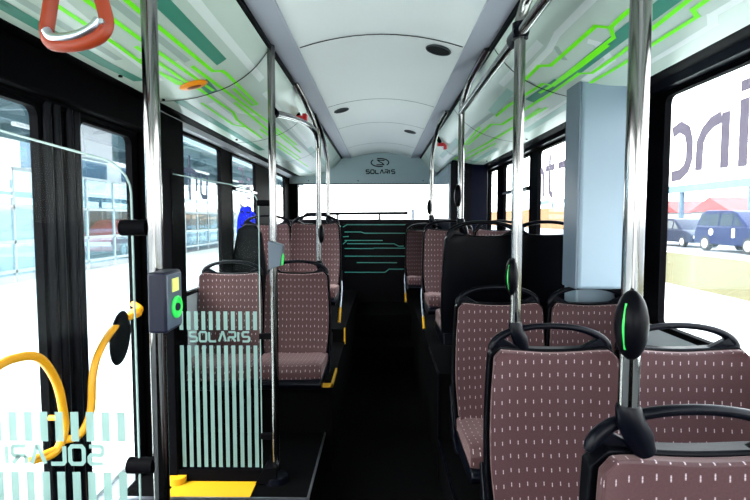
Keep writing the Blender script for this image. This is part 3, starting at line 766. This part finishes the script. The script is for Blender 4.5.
# ================================================================ SMALL FITTINGS
for (x, y, r, lb) in ((.28,2.50,.06,'nearest of the black round ceiling vents, right of centre'),(.275,4.8,.055,'rear right black round ceiling vent'),(-.30,3.83,.055,'black round ceiling vent left of centre')):
    zz = z(.80+.06*(1-(x/.38)**2)); tl = math.atan(-.12*x/.38**2)
    m = MB(); m.tube([(0,0,-.006),(0,0,.004)], r, 24); o = m.build('ceiling_vent', SEAM, None, (x, y, zz-.001), rot=(0, -tl, 0)); tag(o, lb, 'ceiling vent', 'round vents in the ceiling')
    m = MB(); m.tube([(r*math.cos(a), r*math.sin(a), -.005) for a in [2*math.pi*k/24 for k in range(25)]], .004, 6); m.build('rim', SEAMG, o)
def hammer(x, y, h_, lb):
    t = thing('emergency_hammer', (x*.965, y, z(h_)-.012), lb, 'emergency hammer', 'red emergency hammers on the coves'); t.scale = (1.35, 1.35, 1.35)
    m = MB(); m.box(-.03,.03,-.012,.012,-.012,.012); m.box(.012,.034,-.02,.02,-.035,.02); m.build('head', RED, t, bevel=.004)
    m = MB(); m.tube([(-.01,0,.01),(-.03,0,.05)], .014, 10); m.build('holder', BLACK, t)
hammer(-.575, 3.48, .705, 'small red emergency hammer on the left cove near the curved rail')
hammer(.585, 4.72, .705, 'small red emergency hammer on the right cove above the dark cabinet')
x, h_ = cove_pt(.39, .004)
t = thing('emergency_release', (-x, 2.19, z(h_)), 'orange oval emergency handle recess on the left cove', 'emergency handle'); t.rotation_euler = (0, math.radians(-16), 0)
m = MB(); m.ball((0,0,0), .062, .048, .010, 0, 24, 8); m.build('bezel', AMBER, t)
m = MB(); m.ball((0,0,-.0065), .034, .022, .006, 0, 20, 6); m.build('recess', mat('amber_dark', (.25,.05,.005), .4), t)
m = MB(); m.prism([(-.09,0),(.09,0),(.08,.10),(-.07,.10)], 'x', 0, .03)

# ================================================================ OUTSIDE
GZ = -.05
m = MB(); m.box(-400, 400, -200, 400, GZ-.3, GZ-.02)
struct(m.build('ground', ROAD), 'grey road surface outside the bus')
m = MB(); m.box(-8.9, -1.6, -30, 80, GZ-.02, GZ)
struct(m.build('pavement', PAVE), 'pale block paving beside the left doors')
m = MB(); m.box(2.2, 6.8, -30, 200, GZ-.02, GZ); m.box(13.4, 13.6, -30, 200, GZ-.02, GZ+.03); m.box(6.65, 6.8, -30, 200, GZ, GZ+.03)
struct(m.build('sidewalk', PAVE), 'pale paving strip beyond the right windows')
m = MB(); m.box(6.8, 13.4, -30, 200, GZ-.02, GZ+.02)
o = m.build('lawn', GRASSM); tag(o, 'yellow-green grass strip between paving and parked cars', 'grass', kind='stuff')

def car(x, y, L, W, Hh, body, label, mark=False, rz=0, n='car'):
    t = thing(n, (x, y, GZ), label, 'car', None, rz)     # nose points -y; left flank faces -x
    s = L/4.4; k = Hh/1.75
    low = [(-2.2,.35),(-2.15,.75),(-1.75,.95),(-1.25,1.05),(2.05,1.08),(2.18,.7),(2.15,.3),(-2.1,.28)]
    m = MB(); m.prism([(a*s, b*k) for a, b in low], 'x', -W/2, W/2, 0)
    m.build('body', body, t, bevel=.06, seg=3)
    m = MB(); cab = [(-1.35,1.0),(-.45,1.62),(-.1,1.72),(1.5,1.75),(1.9,1.60),(2.08,1.05)]
    c = [(a*s, b*k) for a, b in cab]; nn = len(c)
    vs = [(-W/2*(.97 if b < 1.2*k else .84), a, b) for a, b in c] + [(W/2*(.97 if b < 1.2*k else .84), a, b) for a, b in c]
    m.add(vs, [tuple(range(nn)), tuple(range(nn, 2*nn))[::-1]] + [(i, (i+1) % nn, nn+(i+1) % nn, nn+i) for i in range(nn)])
    m.build('cabin', body, t, bevel=.04)
    for (a0, a1) in ((-.95,-.45),(-.35,.45),(.55,1.25),(1.35,1.85)):
        for sd in (-1, 1):
            m = MB(); zt = 1.58*k; zb = 1.10*k
            xo = lambda zz: sd*W/2*(.97-.13*(zz-1.05*k)/(.62*k)+.012)
            q = [(a0*s, zb), (a1*s, zb), (a1*s - (.12 if a1 > 1.5 else 0), zt), (a0*s + (.35 if a0 < -.9 else 0), zt if a0 > -.9 else 1.40*k)]
            m.add([(xo(p[1]), p[0], p[1]) for p in q], [(0,1,2,3)]); m.build('side_window', CARG, t)
    for yy in (-1.38*s, 1.35*s):
        for sd in (-1, 1):
            m = MB(); m.tube([(sd*(W/2-.18), yy, .32*k), (sd*(W/2+.01), yy, .32*k)], .32*k, 20)
            w = m.build('wheel', TYRE, t); h = MB(); h.tube([(sd*(W/2), yy, .32*k), (sd*(W/2+.025), yy, .32*k)], .21*k, 16); h.build('hubcap', HUB, w)
    if mark:
        m = MB(); m.tube([(-W/2-.012, .95*s, .82*k), (-W/2-.004, .95*s, .82*k)], .16, 18); m.build('door_marking', WHITE, t)
        m = MB(); m.box(-W/2-.010, -W/2-.004, -.62, -.42, .62*k, .98*k); m.build('door_marking', WHITE, t)
    m = MB(); m.box(-W/2+.1, W/2-.1, -2.21*s, -2.12*s, .55*k, .72*k); m.build('headlight', HUB, t)
    return t
car(16.9, 23.4, 4.7, 1.85, 1.98, CARB, 'dark blue van with round white door mark parked beyond the grass', True)
car(17.6, 29.3, 4.5, 1.85, 1.60, CARB2, 'navy car parked left of the van, its rear cut by the pillar')
car(-11.4, 21.6, 4.2, 1.75, 1.55, CARR, 'red car parked beyond the left door glass')

# shelter on the right background
t = thing('station_canopy', (40, 60, GZ), 'long pale canopy on posts behind the parked cars', 'canopy')
m = MB(); m.box(-2, 2, -45, 60, 5.3, 5.8); m.box(-2.1, -2, -45, 60, 4.9, 5.3); m.build('roof', CANOPY, t)
for k in range(9):
    m = MB(); m.box(-2, -1.6, -44+12*k, -43.5+12*k, 0, 5.3); m.build('post', STRUT, t)
for k, (x, y, w, hh) in enumerate(((54,76,9,4.8),(56,92,9,4.8))):
    t = thing('house', (x, y, GZ), ['red-roofed house behind the canopy, above the dark blue van', 'red-roofed house behind the canopy, next to the black window pillar'][k], 'house', 'red-roofed houses behind the canopy')
    m = MB(); m.box(-w/2, w/2, -w/2, w/2, 0, hh*.55); m.build('wall', WHITEB, t)
    m = MB(); m.prism([(-w/2-.3, hh*.55), (w/2+.3, hh*.55), (0, hh)], 'x', -w/2-.3, w/2+.3); m.build('roof', ROOF, t)
m = MB(); m.box(28, 28.4, 55, 170, GZ, 3.3)
tag(m.build('boundary_wall', BEIGE), 'long orange-brown wall seen low through the right rear windows', 'wall')
# left: shelter glass wall
t = thing('bus_shelter', (-9.1, 12, GZ), 'glass and steel station shelter outside the left doors', 'shelter')
m = MB(); 
for h_ in (.30, -.57, 1.25, -1.30): m.box(-.03, .03, -9, 22, z(h_)-GZ-.04, z(h_)-GZ+.04)
for k in range(21): m.box(-.03, .03, -9+1.55*k-.03, -9+1.55*k+.03, 0, z(1.25)-GZ)
m.build('glazing_bars', WHITEB, t)
m = MB(); m.box(-.006, .006, -9, 22, .15, z(1.25)-GZ); m.build('glass', glass('shelter_glass', (.72,.86,.92), .06), t)
m = MB(); m.box(-1.6, 3.2, -10, 26, 4.2, 4.35)
for k in range(13): m.box(-1.6, 3.2, -10+3*k, -9.85+3*k, 3.95, 4.2)
for xx in (-1.6, .4, 1.8, 3.1): m.box(xx, xx+.12, -10, 26, 3.85, 4.2)
m.build('roof', CANOPY, t)
for k in range(6):
    m = MB(); m.tube([(-.9, -7+5.2*k, 0), (-.9, -7+5.2*k, 3.9)], .2, 14); m.build('column', STRUT, t)
for k in range(5):
    m = MB(); m.box(1.0, 1.1, -6+5*k, -3.6+5*k, 3.6, 3.68); m.build('tube_lamp', WHITE, t)
t = thing('information_board', (-6.6, 11.3, z(1.35)), 'grey board hanging from the shelter roof above the far door glass', 'sign')
m = MB(); m.box(-.1,.1,-.85,.85,0,1.0); m.build('board', mat('board_grey', (.12,.14,.16), .5), t, bevel=.02)
m = MB(); m.box(-.01,.01,-.6,-.57,1.0,1.2); m.box(-.01,.01,.57,.6,1.0,1.2); m.build('hanger', STRUT, t)
m = MB(); m.box(-45, -44.6, 10, 130, GZ, 3.2)
tag(m.build('boundary_wall', BEIGE), 'low beige wall in the distance behind the shelter glass', 'wall')
# white station building seen through left side windows
def facade(loc, sx, sy, hgt, label, doors=True, nfl=3, ncol=8):
    t = thing('station_building', loc, label, 'building')
    m = MB(); m.box(-sx/2, sx/2, -sy/2, sy/2, 0, hgt); m.build('wall', WHITEB, t)
    for f in range(1, nfl+1):
        for k in range(ncol):
            y0 = -sy/2 + sy*(k+.2)/ncol; y1 = -sy/2 + sy*(k+.8)/ncol; zb = hgt*f/(nfl+1)+.4
            m = MB(); m.box(sx/2-.02, sx/2+.03, y0, y1, zb, zb+hgt/(nfl+1)*.6); m.build('window', BLUEG, t)
    m = MB()
    for k in range(4):
        x0 = -sx/2+sx*(k+.2)/4; m.box(x0, x0+sx/8, -sy/2-.03, -sy/2+.02, 3.6, hgt-1.0)
    m.build('end_glazing', BLUEG, t)
    if doors:
        for k in range(6):
            y0 = -sy/2+1+k*2.6
            m = MB(); m.box(sx/2, sx/2+.05, y0, y0+2.1, .05, 2.6); d = m.build('entrance_door', BLUEG, t)
            m = MB()
            for a in (0, 1.02, 2.04): m.box(sx/2+.05, sx/2+.08, y0+a, y0+a+.06, 0, 2.65)
            m.box(sx/2+.05, sx/2+.08, y0, y0+2.1, 2.6, 2.68); m.build('door_frame', WHITEB, d)
    return t
facade((-17.4, 33, GZ), 10, 26, 9, 'white station building with glass doors outside the left side windows')
facade((-34, 92, GZ), 14, 20, 22, 'distant pale tower block visible at the left of the rear window', False, 7, 5)

# ================================================================ LIGHT, SKY, CAMERA
w = bpy.data.worlds.new('sky'); SC.world = w; w.use_nodes = True
nt = w.node_tree; bg = nt.nodes['Background']
tc = nt.nodes.new('ShaderNodeTexCoord'); sp = nt.nodes.new('ShaderNodeSeparateXYZ'); cr = nt.nodes.new('ShaderNodeValToRGB')
nt.links.new(tc.outputs['Generated'], sp.inputs[0]); nt.links.new(sp.outputs[2], cr.inputs[0]); nt.links.new(cr.outputs[0], bg.inputs[0])
cr.color_ramp.elements[0].position = .0; cr.color_ramp.elements[0].color = (1, 1, 1, 1)
cr.color_ramp.elements[1].position = .8; cr.color_ramp.elements[1].color = (.78, .87, 1, 1)
bg.inputs[1].default_value = 3.2
sun = bpy.data.lights.new('sun', 'SUN'); sun.energy = 5.0; sun.angle = math.radians(45); sun.color = (1, .96, .9)
so = bpy.data.objects.new('sun', sun); COL.objects.link(so); so.rotation_euler = Vector((.60, .42, -.68)).to_track_quat('-Z', 'Y').to_euler()

cam = bpy.data.cameras.new('camera'); co = bpy.data.objects.new('camera', cam); COL.objects.link(co)
cam.lens = 24; cam.sensor_width = 36; cam.clip_start = .02; cam.clip_end = 1000
co.location = (0, 0, EYE); co.rotation_euler = (math.radians(90) - math.atan(31/500), 0, math.atan(6/500))
SC.camera = co
SC.view_settings.view_transform = 'Standard'; SC.view_settings.look = 'None'; SC.view_settings.gamma = 1
SC.view_settings.use_curve_mapping = False; SC.view_settings.exposure = 1.6
cy = SC.cycles; cy.max_bounces = 10; cy.diffuse_bounces = 5; cy.glossy_bounces = 5; cy.transparent_max_bounces = 32; cy.transmission_bounces = 8
cy.caustics_reflective = False; cy.caustics_refractive = False; cy.use_denoising = True; cy.sample_clamp_indirect = 6
